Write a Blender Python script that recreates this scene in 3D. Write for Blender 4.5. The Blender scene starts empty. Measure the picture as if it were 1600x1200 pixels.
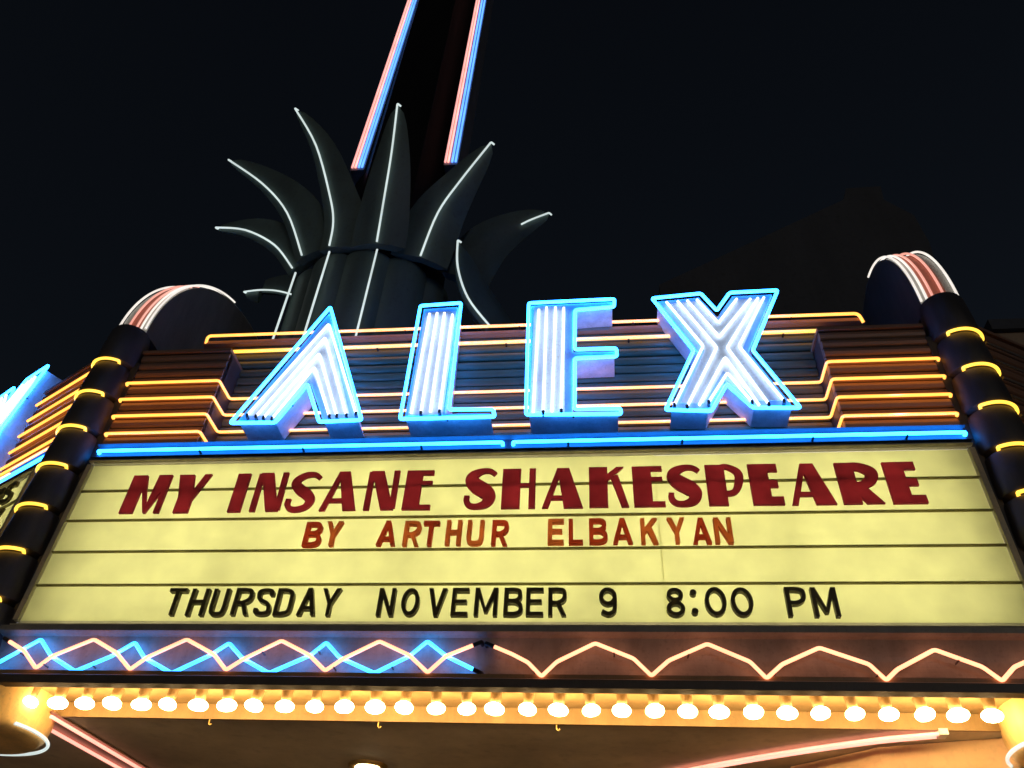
import bpy, math, random
from mathutils import Vector, Matrix
random.seed(7)
R = math.radians
sc = bpy.context.scene
col = sc.collection

# ------------------------------------------------------------------ camera
FPX = 1250.0                       # focal length in pixels of a 1600 px wide frame
YAW, PITCH, ROLL = -0.1398, 0.7174, 0.063
CAM = Vector((0.74, -5.139, 1.6))
_F = Vector((math.sin(YAW)*math.cos(PITCH), math.cos(YAW)*math.cos(PITCH), math.sin(PITCH)))
_r0 = Vector((math.cos(YAW), -math.sin(YAW), 0)); _u0 = _r0.cross(_F)
_R = _r0*math.cos(ROLL) + _u0*math.sin(ROLL); _U = -_r0*math.sin(ROLL) + _u0*math.cos(ROLL)
cd = bpy.data.cameras.new('camera'); cam = bpy.data.objects.new('camera', cd); col.objects.link(cam)
cd.sensor_width = 36.0; cd.lens = 36.0*FPX/1600.0; cd.clip_end = 4000; cd.clip_start = 0.05
cam.matrix_world = Matrix(((_R.x, _U.x, -_F.x, CAM.x), (_R.y, _U.y, -_F.y, CAM.y), (_R.z, _U.z, -_F.z, CAM.z), (0, 0, 0, 1)))
sc.camera = cam

# ------------------------------------------------------------------ world, added frontal sun for street glow, exposure
w = bpy.data.worlds.new('World'); sc.world = w; w.use_nodes = True
nt = w.node_tree
sky = nt.nodes.new('ShaderNodeTexSky'); sky.sky_type = 'NISHITA'; sky.sun_disc = False
sky.sun_elevation = R(12); sky.sun_rotation = R(200); sky.air_density = 1.0; sky.dust_density = 2.0; sky.ozone_density = 3.0
bg = nt.nodes['Background']; bg.inputs['Strength'].default_value = 0.0016
hs = nt.nodes.new('ShaderNodeHueSaturation'); hs.inputs['Saturation'].default_value = 0.7
nt.links.new(sky.outputs['Color'], hs.inputs['Color']); nt.links.new(hs.outputs['Color'], bg.inputs['Color'])
sl = bpy.data.lights.new('sun', 'SUN'); sl.energy = 0.045; sl.angle = R(0.5); sl.color = (1.0, 0.93, 0.85)
so = bpy.data.objects.new('sun', sl); col.objects.link(so); so.rotation_euler = (R(78), 0, R(20))
vs = sc.view_settings
vs.view_transform = 'Standard'; vs.look = 'None'; vs.exposure = 1.2; vs.gamma = 1.0; vs.use_curve_mapping = False
sc.cycles.use_denoising = True
sc.cycles.max_bounces = 6; sc.cycles.diffuse_bounces = 3; sc.cycles.glossy_bounces = 3
sc.cycles.transmission_bounces = 5; sc.cycles.transparent_max_bounces = 6
sc.cycles.sample_clamp_indirect = 4.0
sc.cycles.use_light_tree = True

# ------------------------------------------------------------------ picture -> place helpers
def ray(x, y): return _F + _R*((x-800)/FPX) - _U*((y-600)/FPX)
def onY(x, y, Y):
    d = ray(x, y); return CAM + d*((Y-CAM.y)/d.y)
def onZ(x, y, Z):
    d = ray(x, y); return CAM + d*((Z-CAM.z)/d.z)
def onPlane(x, y, p, n):
    d = ray(x, y); return CAM + d*((p-CAM).dot(n)/d.dot(n))

# ------------------------------------------------------------------ materials
MATS = {}
def paint(name, c, rough=0.5, metal=0.0, var=0.25, scale=6.0, bump=0.15, dirt=0.35, streak=True):
    m = bpy.data.materials.new(name); m.use_nodes = True; t = m.node_tree; N = t.nodes; L = t.links
    b = N['Principled BSDF']; b.inputs['Roughness'].default_value = rough; b.inputs['Metallic'].default_value = metal
    tc = N.new('ShaderNodeTexCoord'); geo = N.new('ShaderNodeNewGeometry')
    mp = N.new('ShaderNodeMapping'); mp.inputs['Scale'].default_value = (1, 1, 0.25 if streak else 1)
    L.new(geo.outputs['Position'], mp.inputs['Vector'])
    n1 = N.new('ShaderNodeTexNoise'); n1.inputs['Scale'].default_value = scale; n1.inputs['Detail'].default_value = 6; n1.inputs['Roughness'].default_value = 0.65
    L.new(mp.outputs['Vector'], n1.inputs['Vector'])
    n2 = N.new('ShaderNodeTexNoise'); n2.inputs['Scale'].default_value = scale*9; n2.inputs['Detail'].default_value = 4
    L.new(geo.outputs['Position'], n2.inputs['Vector'])
    r1 = N.new('ShaderNodeValToRGB'); r1.color_ramp.elements[0].position = 0.32; r1.color_ramp.elements[1].position = 0.72
    lo = [x*(1-var) for x in c]; hi = [min(1, x*(1+var)) for x in c]
    r1.color_ramp.elements[0].color = (*lo, 1); r1.color_ramp.elements[1].color = (*hi, 1)
    L.new(n1.outputs['Fac'], r1.inputs['Fac'])
    mx = N.new('ShaderNodeMix'); mx.data_type = 'RGBA'
    r2 = N.new('ShaderNodeValToRGB'); r2.color_ramp.elements[0].position = 0.55; r2.color_ramp.elements[1].position = 0.75
    r2.color_ramp.elements[1].color = (dirt, dirt, dirt, 1)
    L.new(n2.outputs['Fac'], r2.inputs['Fac']); L.new(r2.outputs['Color'], mx.inputs['Factor'])
    g = sum(c)/3*0.4
    mx.inputs['B'].default_value = (g*1.1, g, g*0.85, 1)
    L.new(r1.outputs['Color'], mx.inputs['A']); L.new(mx.outputs['Result'], b.inputs['Base Color'])
    rr = N.new('ShaderNodeMapRange'); rr.inputs['To Min'].default_value = max(0.05, rough-0.12); rr.inputs['To Max'].default_value = min(1, rough+0.18)
    L.new(n1.outputs['Fac'], rr.inputs['Value']); L.new(rr.outputs['Result'], b.inputs['Roughness'])
    if bump:
        bp = N.new('ShaderNodeBump'); bp.inputs['Strength'].default_value = bump; bp.inputs['Distance'].default_value = 0.004
        L.new(n2.outputs['Fac'], bp.inputs['Height']); L.new(bp.outputs['Normal'], b.inputs['Normal'])
    MATS[name] = m; return m
def neon(name, c, strength=1.0):
    # lit gas tube: glass with a glowing core, brighter seen square on than at its edges
    m = bpy.data.materials.new(name); m.use_nodes = True; t = m.node_tree; N = t.nodes; L = t.links
    b = N['Principled BSDF']; b.inputs['Base Color'].default_value = (0.5, 0.5, 0.5, 1); b.inputs['Roughness'].default_value = 0.12
    geo = N.new('ShaderNodeNewGeometry'); no = N.new('ShaderNodeTexNoise'); no.inputs['Scale'].default_value = 3.0; no.inputs['Detail'].default_value = 2
    L.new(geo.outputs['Position'], no.inputs['Vector'])
    mr = N.new('ShaderNodeMapRange'); mr.inputs['To Min'].default_value = 0.72*strength; mr.inputs['To Max'].default_value = 1.28*strength
    L.new(no.outputs['Fac'], mr.inputs['Value'])
    b.inputs['Emission Color'].default_value = (*c, 1); L.new(mr.outputs['Result'], b.inputs['Emission Strength'])
    MATS[name] = m; return m
def plastic(name, c, trans, rough=0.35, var=0.2):
    # coloured acrylic: shines on its face, lets the light box glow through
    m = bpy.data.materials.new(name); m.use_nodes = True; t = m.node_tree; N = t.nodes; L = t.links
    b = N['Principled BSDF']; b.inputs['Roughness'].default_value = rough
    geo = N.new('ShaderNodeNewGeometry'); no = N.new('ShaderNodeTexNoise'); no.inputs['Scale'].default_value = 5.0; no.inputs['Detail'].default_value = 5
    L.new(geo.outputs['Position'], no.inputs['Vector'])
    rp = N.new('ShaderNodeValToRGB'); rp.color_ramp.elements[0].position = 0.3; rp.color_ramp.elements[1].position = 0.7
    rp.color_ramp.elements[0].color = (*[x*(1-var) for x in c], 1); rp.color_ramp.elements[1].color = (*[min(1, x*(1+var*.5)) for x in c], 1)
    L.new(no.outputs['Fac'], rp.inputs['Fac']); L.new(rp.outputs['Color'], b.inputs['Base Color'])
    tr = N.new('ShaderNodeBsdfTranslucent'); L.new(rp.outputs['Color'], tr.inputs['Color'])
    ms = N.new('ShaderNodeMixShader'); ms.inputs['Fac'].default_value = trans
    L.new(b.outputs['BSDF'], ms.inputs[1]); L.new(tr.outputs['BSDF'], ms.inputs[2]); L.new(ms.outputs['Shader'], N['Material Output'].inputs['Surface'])
    MATS[name] = m; return m

paint('slat_red', (0.31, 0.17, 0.115), 0.38, 0.0, 0.12, 2.0, 0.08, 0.2)
paint('slat_teal', (0.105, 0.115, 0.07), 0.36, 0.0, 0.12, 2.0, 0.08, 0.2)
paint('block_dark', (0.06, 0.045, 0.04), 0.5)
paint('ledge_blue', (0.06, 0.1, 0.15), 0.4)
paint('column_black', (0.065, 0.06, 0.065), 0.52, 0.0, 0.35, 5.0, 0.25, 0.25)
paint('fin_grey', (0.16, 0.145, 0.135), 0.6)
paint('fin_salmon', (0.62, 0.30, 0.22), 0.45)
paint('fin_pale', (0.5, 0.52, 0.48), 0.45)
paint('frame_khaki', (0.58, 0.53, 0.38), 0.4, 0.0)
paint('frieze_brown', (0.3, 0.29, 0.25), 0.42, 0.0, 0.3, 4.0, 0.1)
paint('lip_brown', (0.10, 0.075, 0.06), 0.45)
paint('trough_gold', (0.32, 0.21, 0.09), 0.4, 0.0)
paint('soffit_brown', (0.55, 0.48, 0.37), 0.75, 0.0, 0.30, 1.1, 0.3, 0.3, False)
paint('letter_side', (0.76, 0.74, 0.8), 0.45)
paint('letter_face_glow_blue', (0.34, 0.56, 0.92), 0.4)  # blue glow of the outline tube painted into the face border
paint('letter_face_white', (0.74, 0.82, 0.92), 0.45)
paint('box_inside', (0.82, 0.82, 0.8), 0.8, 0, 0.03)
paint('rail_olive', (0.48, 0.43, 0.22), 0.5)
paint('leaf_green', (0.1, 0.145, 0.13), 0.5, 0.0, 0.3, 2.0)
paint('tower_dark', (0.01, 0.01, 0.011), 0.55, 0.0, 0.3, 1.5)
paint('fin_metal', (0.25, 0.25, 0.3), 0.5, 0.0)
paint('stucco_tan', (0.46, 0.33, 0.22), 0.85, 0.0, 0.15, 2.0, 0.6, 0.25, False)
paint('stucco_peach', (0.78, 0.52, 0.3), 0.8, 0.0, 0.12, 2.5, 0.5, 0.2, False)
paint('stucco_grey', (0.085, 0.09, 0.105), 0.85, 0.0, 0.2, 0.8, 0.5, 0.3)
paint('concrete', (0.46, 0.44, 0.40), 0.85, 0.0, 0.2, 1.2, 0.5, 0.4, False)
paint('asphalt', (0.05, 0.05, 0.052), 0.85, 0.0, 0.25, 2.0, 0.8, 0.4, False)
paint('cap_black', (0.015, 0.015, 0.018), 0.4)
paint('glass_off', (0.22, 0.20, 0.20), 0.12, 0.0, 0.1)
paint('bowl_gold', (0.80, 0.55, 0.22), 0.5)
paint('brass', (0.55, 0.38, 0.14), 0.3, 0.9)
paint('road_yellow', (0.55, 0.38, 0.06), 0.7)
paint('roof_tar', (0.05, 0.05, 0.05), 0.9)
neon('neon_cyan', (0.05, 0.85, 3.4), 2.3)
neon('neon_ledge', (0.05, 1.0, 3.9), 1.9)
neon('neon_blue', (0.035, 0.62, 2.2), 1.7)
neon('neon_white', (0.84, 0.96, 1.2), 1.0)
neon('neon_amber', (1.25, 0.42, 0.06), 1.0)
neon('neon_lemon', (1.05, 0.46, 0.035), 1.0)
neon('neon_ring', (1.1, 0.56, 0.05), 1.0)
neon('neon_peach', (1.35, 0.42, 0.22), 1.0)
neon('neon_pink', (1.0, 0.32, 0.24), 0.9)
neon('neon_red', (0.62, 0.24, 0.22), 0.9)
neon('neon_skyblue', (0.1, 0.32, 1.0), 0.85)
neon('neon_palm', (0.29, 0.34, 0.33), 1.0)
neon('neon_finpink', (0.42, 0.17, 0.13), 1.0)
neon('neon_fin', (0.42, 0.39, 0.35), 1.0)
neon('bulb_glow', (1.0, 0.66, 0.28), 17.0)
neon('lamp_glow', (1.0, 0.75, 0.42), 14.0)
neon('box_tube', (1.0, 0.95, 0.85), 2.5)
plastic('panel_yellow', (0.885, 0.87, 0.545), 0.75, 0.35, 0.07)
plastic('rail_translucent', (0.50, 0.46, 0.24), 0.65, 0.4, 0.1)  # translucency put in so the rails glow olive instead of reading dark
plastic('glow_strip_cream', (0.70, 0.66, 0.50), 0.75, 0.4, 0.1)
plastic('letter_crimson', (0.62, 0.155, 0.255), 0.82, 0.4)
plastic('letter_scarlet', (0.98, 0.44, 0.27), 0.93)
plastic('letter_maroon', (0.85, 0.27, 0.18), 0.85)
plastic('letter_black', (0.20, 0.165, 0.08), 0.5)

# ------------------------------------------------------------------ mesh helpers
class MB:
    def __init__(s): s.v = []; s.f = []
    def quad_strip(s, rings, closed_ring=True, cap=True, close_path=False):
        n = len(rings[0]); b = len(s.v)
        for r_ in rings: s.v += [tuple(p) for p in r_]
        m = len(rings)
        for i in range(m if close_path else m-1):
            a = b+i*n; c = b+((i+1) % m)*n
            for j in range(n if closed_ring else n-1):
                k = (j+1) % n; s.f.append((a+j, a+k, c+k, c+j))
        if cap and closed_ring and not close_path:
            s.f.append(tuple(b+j for j in reversed(range(n)))); s.f.append(tuple(b+(m-1)*n+j for j in range(n)))
        return s
    def box(s, x0, x1, y0, y1, z0, z1):
        return s.quad_strip([[(x0, y0, z0), (x1, y0, z0), (x1, y1, z0), (x0, y1, z0)], [(x0, y0, z1), (x1, y0, z1), (x1, y1, z1), (x0, y1, z1)]])
    def prism(s, poly, y0, y1):          # poly: (x, z) outline, extruded along y
        return s.quad_strip([[(x, y0, z) for x, z in poly], [(x, y1, z) for x, z in poly]])
    def prism_z(s, poly, z0, z1):
        return s.quad_strip([[(x, y, z0) for x, y in poly], [(x, y, z1) for x, y in poly]])
    def prism_x(s, poly, x0, x1):        # poly: (y, z)
        return s.quad_strip([[(x0, y, z) for y, z in poly], [(x1, y, z) for y, z in poly]])
    def lathe(s, prof, c=(0, 0, 0), n=32, a0=0.0, a1=None):
        full = a1 is None; rings = []
        k = n if full else n+1
        for i in range(k):
            a = a0 + (2*math.pi if full else a1-a0)*i/n
            rings.append([(c[0]+r*math.cos(a), c[1]+r*math.sin(a), c[2]+z) for r, z in prof])
        return s.quad_strip(rings, closed_ring=False, cap=False, close_path=full)
    def tube(s, pts, r, n=10, closed=False, corner=0.0):
        P = [Vector(p) for p in pts]
        if corner > 0: P = round_corners(P, corner, closed)
        rings = []; m = len(P); up = None
        for i in range(m):
            a = P[i-1] if (i > 0 or closed) else P[i]; b = P[(i+1) % m] if (i < m-1 or closed) else P[i]
            d = (b-a).normalized()
            if up is None:
                up = Vector((0, 0, 1)) if abs(d.z) < 0.9 else Vector((0, 1, 0))
            up = (up - d*up.dot(d)).normalized(); sd = d.cross(up)
            rings.append([P[i] + up*(r*math.cos(t)) + sd*(r*math.sin(t)) for t in [2*math.pi*j/n for j in range(n)]])
        return s.quad_strip(rings, close_path=closed)
    def build(s, name, mat, parent=None, smooth=False):
        me = bpy.data.meshes.new(name); me.from_pydata(s.v, [], s.f); me.validate(); me.update()
        import bmesh
        bm = bmesh.new(); bm.from_mesh(me); bmesh.ops.recalc_face_normals(bm, faces=bm.faces); bm.to_mesh(me); bm.free()
        me.materials.append(MATS[mat])
        if smooth:
            me.polygons.foreach_set('use_smooth', [True]*len(me.polygons))
            try: me.set_sharp_from_angle(angle=R(40))
            except Exception: pass
        o = bpy.data.objects.new(name, me); col.objects.link(o)
        if parent: o.parent = parent
        return o
def round_corners(P, rad, closed=False):
    out = []; m = len(P)
    for i in range(m):
        if not closed and i in (0, m-1): out.append(P[i]); continue
        a, b, c = P[i-1], P[i], P[(i+1) % m]
        d1 = (a-b); d2 = (c-b); l = min(rad, d1.length*0.45, d2.length*0.45)
        p, q = b+d1.normalized()*l, b+d2.normalized()*l
        for t in (0, 0.25, 0.5, 0.75, 1): out.append(p*(1-t)**2 + b*(2*t*(1-t)) + q*t*t)
    return out
def empty(name, loc=(0, 0, 0)):
    o = bpy.data.objects.new(name, None); o.location = loc; o.empty_display_size = 0.1; col.objects.link(o); return o
def tag(o, label=None, cat=None, group=None, kind=None):
    if label: o['label'] = label
    if cat: o['category'] = cat
    if group: o['group'] = group
    if kind: o['kind'] = kind
    return o
def share(src, name, loc, parent=None, rot=None, scale=None):
    o = bpy.data.objects.new(name, src.data); o.location = loc
    if rot: o.rotation_euler = rot
    if scale: o.scale = scale
    col.objects.link(o); o.parent = parent; return o
def tube_obj(name, pts, r, mat, parent=None, corner=0.02, closed=False, n=10):
    return MB().tube(pts, r, n, closed, corner).build(name, mat, parent, True)
def bevelled(o, wd=0.004, seg=2):
    b = o.modifiers.new('bevel', 'BEVEL'); b.width = wd; b.segments = seg; b.limit_method = 'ANGLE'; return o

# ------------------------------------------------------------------ levels (metres)
Z_EDGE = 3.50      # lower front edge of the marquee
Z_SOF = 3.46       # soffit
Z_B0, Z_B1 = 3.973, 5.40   # letter board
ROW = 0.2803
Z_BLUE = 5.502
ZT = [5.69, 5.885, 6.08, 6.275]    # amber tubes of the stepped blocks
XB = 2.68          # inner edge of the stepped blocks
XE = 3.55          # outer end of the faces
Z_BLK = 6.69       # top of the blocks
Z_TOP = 7.10
SD = Vector((-0.872, 0.489, 0)); SN = Vector((0.489, 0.872, 0)); SO = Vector((-3.93, 0.0, 0))
def side(x, y, z):                 # a point of the left side face, x measured as on the front face
    return SO + SD*(3.77-x) + SN*y + Vector((0, 0, z))
SIDE_M = Matrix(((-SD.x, SN.x, 0, 0), (-SD.y, SN.y, 0, 0), (0, 0, 1, 0), (0, 0, 0, 1)))
SIDE_M.translation = side(0, 0, 0)
RIGHT_M = Matrix.Diagonal((-1, 1, 1, 1)) @ SIDE_M @ Matrix.Diagonal((-1, 1, 1, 1))

# ================================================================== the ground and the theatre
g = MB().box(-150, 150, -150, 150, -0.5, -0.13).build('road', 'asphalt'); tag(g, kind='structure')
g = MB().box(-60, 60, -4.2, 14, -0.129, 0.0).build('sidewalk', 'concrete'); tag(g, kind='structure')
for y, n_ in ((-9.6, 'lane_marking'), (-9.8, 'lane_marking')):
    o = MB().box(-100, 100, y, y+0.1, -0.13, -0.126).build(n_, 'road_yellow'); tag(o, kind='structure')

th = empty('theatre_building', (0, 5.2, 0))
tag(th, 'tan stucco theatre front wall behind and under the marquee', 'building')
def part(m, name, mat, parent, smooth=False):
    o = m.build(name, mat, parent, smooth)
    o.matrix_parent_inverse = Matrix.Translation(-Vector(parent.location)); return o
part(MB().box(-14, 14, 5.2, 9.0, 0.0, 6.6), 'wall', 'stucco_tan', th)
part(MB().box(-14.15, 14.15, 5.05, 9.1, 6.6, 6.85), 'cornice', 'stucco_tan', th)
for k in range(4):
    x0 = -3.2+k*1.62
    dr = part(MB().box(x0, x0+1.5, 5.14, 5.19, 0.05, 2.5), 'door', 'block_dark', th)
    part(MB().box(x0+1.28, x0+1.33, 5.06, 5.13, 0.9, 1.5), 'handle', 'brass', dr)

MATS['tower_dark'].node_tree.nodes['Principled BSDF'].inputs['Specular IOR Level'].default_value = 0.1
# faint gabled roof far behind the columns
hb = empty('stage_house', (9, 16, 0)); tag(hb, 'dim grey gabled stage house with small roof cap against the night sky', 'building')
pts_ = [onY(x, y, 13.0) for x, y in ((1030, 445), (1318, 312), (1322, 294), (1376, 291), (1381, 312), (1428, 336), (1452, 378), (1475, 455))]
prof = [(p.x, p.z) for p in pts_]
prof = [(prof[0][0], 0.0)] + prof + [(prof[-1][0], 0.0)]
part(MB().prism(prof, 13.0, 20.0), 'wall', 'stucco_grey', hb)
rb = empty('neighbour_building', (16, 6.5, 0)); tag(rb, 'dim brown building wall beyond the right hand column', 'building')
p0 = onY(1555, 520, 6.0)
part(MB().box(p0.x, p0.x+9, 6.0, 14, 0, p0.z), 'wall', 'stucco_tan', rb)
part(MB().box(p0.x-0.08, p0.x+9.1, 5.9, 14.1, p0.z, p0.z+0.25), 'parapet', 'stucco_grey', rb)

# ================================================================== the marquee body
mq = empty('theatre_marquee', (0, 0, Z_EDGE))
tag(mq, 'trapezoid theatre marquee with amber striped stepped panels and brown soffit', 'marquee')
MQI = Matrix.Translation((0, 0, -Z_EDGE))
def mpart(m, name, mat, smooth=False, parent=None, M=None):
    o = m.build(name, mat, parent or mq, smooth); o.matrix_parent_inverse = MQI if parent is None else Matrix()
    if M is not None:
        if parent is None: o.matrix_basis = M
    return o
def outline(off, back=5.2):
    a = SO - Vector((0, 0, 0)); L_ = 8.6
    n_out = -SN*off
    l1 = SO + n_out; l2 = SO + SD*L_ + n_out
    return [(l2.x, back), (l2.x, l2.y), (-3.86, 0.0-off), (3.86, 0.0-off), (-l2.x, l2.y), (-l2.x, back)]
# body core behind the face
mpart(MB().prism_z([(-10.8, 5.15), (-10.8, 4.5), (-3.75, 0.62), (3.75, 0.62), (10.8, 4.5), (10.8, 5.15)], 3.62, 6.55), 'body', 'block_dark')
mpart(MB().prism_z([(-11.2, 5.18), (-11.2, 4.55), (-3.9, 0.49), (3.9, 0.49), (11.2, 4.55), (11.2, 5.18)], Z_SOF, 3.53), 'soffit', 'soffit_brown')
for sM in (None, SIDE_M, RIGHT_M):
    x0, x1 = (-3.86, 3.86) if sM is None else (-4.2, 3.72)
    if sM is RIGHT_M: x0, x1 = -3.72, 4.2
    mpart(MB().box(x0, x1, -0.02, 0.50, 3.555, 3.60), 'trough_ceiling', 'trough_gold', M=sM)
    mpart(MB().prism_x([(-0.055, Z_EDGE), (0.0, Z_EDGE-0.012), (0.018, Z_EDGE), (0.018, 3.556), (-0.055, 3.556)], x0, x1), 'front_lip', 'lip_brown', M=sM)
    mpart(MB().box(x0, x1, 0.462, 0.488, Z_SOF-0.012, 3.554), 'inner_lip', 'trough_gold', M=sM)
    # frieze: shallow cove between two mouldings
    cove = [(-0.05, 3.557), (-0.015, 3.575)] + [(0.02+0.03*math.sin(math.pi*t/8), 3.585+0.275*t/8) for t in range(9)] + [(-0.005, 3.868), (-0.03, 3.885), (-0.03, 3.923), (0.12, 3.923), (0.12, 3.557)]
    mpart(MB().prism_x(cove, x0, x1), 'frieze_panel', 'frieze_brown', M=sM)
    # blue lit ledge above the letter board
    xe = XE if sM is None else 3.7
    a_, b_ = (-XE, XE) if sM is None else ((-3.6, 3.68) if sM is SIDE_M else (-3.68, 3.6))
    mpart(MB().prism_x([(-0.02, 5.425), (0.02, 5.44), (0.035, 5.47), (0.035, 5.555), (-0.0, 5.575), (0.3, 5.575), (0.3, 5.425)], a_, b_), 'ledge', 'ledge_blue', M=sM)

def slat_mesh(length, name, mat):
    h = 0.088
    prof_ = [(0.06, -h/2), (0.012, -h/2), (0.0, -h/2+0.012), (-0.006, 0), (0.0, h/2-0.012), (0.012, h/2), (0.06, h/2)]
    return MB().prism_x(prof_, -length/2, length/2)
def slats(x0, x1, y, z0, z1, mat, M, name='slat'):
    first = None; n_ = int(round((z1-z0)/0.0975)); dz = (z1-z0)/n_
    for k in range(n_):
        z = z0+dz*(k+0.5)
        m4 = (M or Matrix()) @ Matrix.Translation(((x0+x1)/2, y + 0.004*random.uniform(-1, 1), z)) @ Matrix.Rotation(0.006*random.uniform(-1, 1), 4, 'X')
        if first is None:
            first = slat_mesh(x1-x0, name, mat).build(name, mat, mq); o = first
        else:
            o = bpy.data.objects.new(name, first.data); col.objects.link(o); o.parent = mq
        o.matrix_parent_inverse = MQI; o.matrix_basis = m4
def stepped_face(M, ends, lit=True, centre=True):
    A = M or Matrix()
    for sx in ends:
        a_, b_ = sorted((sx*XB, sx*(XE if M is None else 3.72)))
        mpart(MB().box(a_+0.005, b_, 0.05, 0.62, 5.58, Z_BLK-0.02), 'stepped_block', 'block_dark', M=M)
        mpart(MB().box(a_-0.01, b_, 0.02, 0.64, Z_BLK-0.02, Z_BLK+0.015), 'block_cap', 'slat_red', M=M)
        slats(a_, b_, 0.035, 5.585, Z_BLK-0.025, 'slat_red', M)
        zr = ZT if M is None else [5.60]+ZT+[6.475]
        for k, z in enumerate(zr):
            xo = (XE-0.02+0.01*k) if M is None else 3.68
            xi = XB - 0.015
            if M is None:
                deep = 0.262 if k > 0 else 0.16
                P = [(sx*(xo), 0.03, z-0.005), (sx*xo, 0.0, z), (sx*xi, 0.0, z), (sx*xi, deep, z)]
                if k > 0: P.append((sx*(xi-0.23 if k > 1 else xi-0.30), deep, z))
            else:
                P = [(sx*xo, 0, z), (sx*(XB+0.05), 0, z)]
                if k == 0: P += [(sx*(XB+0.05), -0.0, z-0.06), (sx*(XB+0.35), 0, z-0.06)]
            t = MB().tube(P, 0.0125, 8, False, 0.03)
            mpart(t, 'neon_tube', 'neon_amber' if lit else 'glass_off', True, M=M)
    if centre:
        mpart(MB().box(-XB-0.14, XB+0.14, 0.36, 0.62, 5.56, 7.0), 'back_panel', 'block_dark', M=M)
        slats(-XB+0.003, XB-0.003, 0.30, 5.58, Z_BLK, 'slat_teal', M)
        slats(-2.82, 2.82, 0.30, Z_BLK+0.017, 6.99, 'slat_teal', M)
        # crowning ledge carrying the two top tubes
        mpart(MB().prism_x([(0.30, 6.995), (0.265, 7.01), (0.265, 7.05), (0.30, 7.075), (0.72, 7.075), (0.72, 6.995)], -3.16, 3.16), 'top_ledge', 'slat_red', M=M)
stepped_face(None, (-1, 1))
# the three full width amber runs across the recess and the two crown tubes
for z in ZT[1:]:
    xr = XB-0.236 if z > ZT[1] else XB-0.32
    mpart(MB().tube([(-xr, 0.262, z), (xr, 0.262, z)], 0.0125, 8), 'neon_tube', 'neon_amber', True)
mpart(MB().tube([(-2.82, 0.285, 6.875), (-2.82, 0.25, 6.878), (2.79, 0.25, 6.885), (2.79, 0.285, 6.88)], 0.0165, 8, False, 0.02), 'neon_tube', 'neon_lemon', True)
mpart(MB().tube([(-3.14, 0.28, 7.02), (-3.12, 0.23, 7.09), (3.15, 0.23, 7.07), (3.19, 0.28, 7.0)], 0.014, 8, False, 0.05), 'neon_tube', 'neon_amber', True)
for a_, b_ in ((-3.515, -0.03), (0.055, 3.53)):
    mpart(MB().tube([(a_, 0.03, Z_BLUE-0.01), (a_, 0, Z_BLUE), (b_, 0, Z_BLUE), (b_, 0.03, Z_BLUE-0.01)], 0.0145, 10, False, 0.02), 'neon_tube', 'neon_ledge', True)
# left and right side faces
stepped_face(SIDE_M, (1,), True, True)
stepped_face(RIGHT_M, (-1,), False, False)
mpart(MB().tube([(3.68, 0.0, Z_BLUE), (-0.02, 0, Z_BLUE)], 0.0155, 8), 'neon_tube', 'neon_cyan', True, M=SIDE_M)
for z in ZT[1:]:
    mpart(MB().tube([(-XB+0.2, 0.262, z), (XB-0.02, 0.262, z)], 0.0125, 8), 'neon_tube', 'neon_amber', True, M=SIDE_M)
mpart(MB().box(-4.1, 3.6, 0.4, 0.6, 5.58, Z_BLK), 'back_panel', 'block_dark', M=RIGHT_M @ Matrix.Diagonal((-1, 1, 1, 1)))
# tube supports along the long runs
sup = None
for z, y, xs in ((6.885, 0.27, [-2.2, -1.35, -0.1, 0.55, 1.05, 2.45]), (7.085, 0.25, [-2.4, -1.1, 0.02, 1.1, 2.55]), (Z_BLUE-0.005, 0.015, [-2.6, -1.7, -0.7, 0.5, 1.4, 2.4, 3.1])):
    for x in xs:
        if sup is None:
            sup = MB().tube([(0, -0.02, -0.006), (0, 0.045, -0.006)], 0.009, 8).build('tube_support', 'cap_black', mq, True); o = sup
        else:
            o = bpy.data.objects.new('tube_support', sup.data); col.objects.link(o); o.parent = mq
        o.matrix_parent_inverse = MQI; o.location = (x, y, z-0.012)

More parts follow.
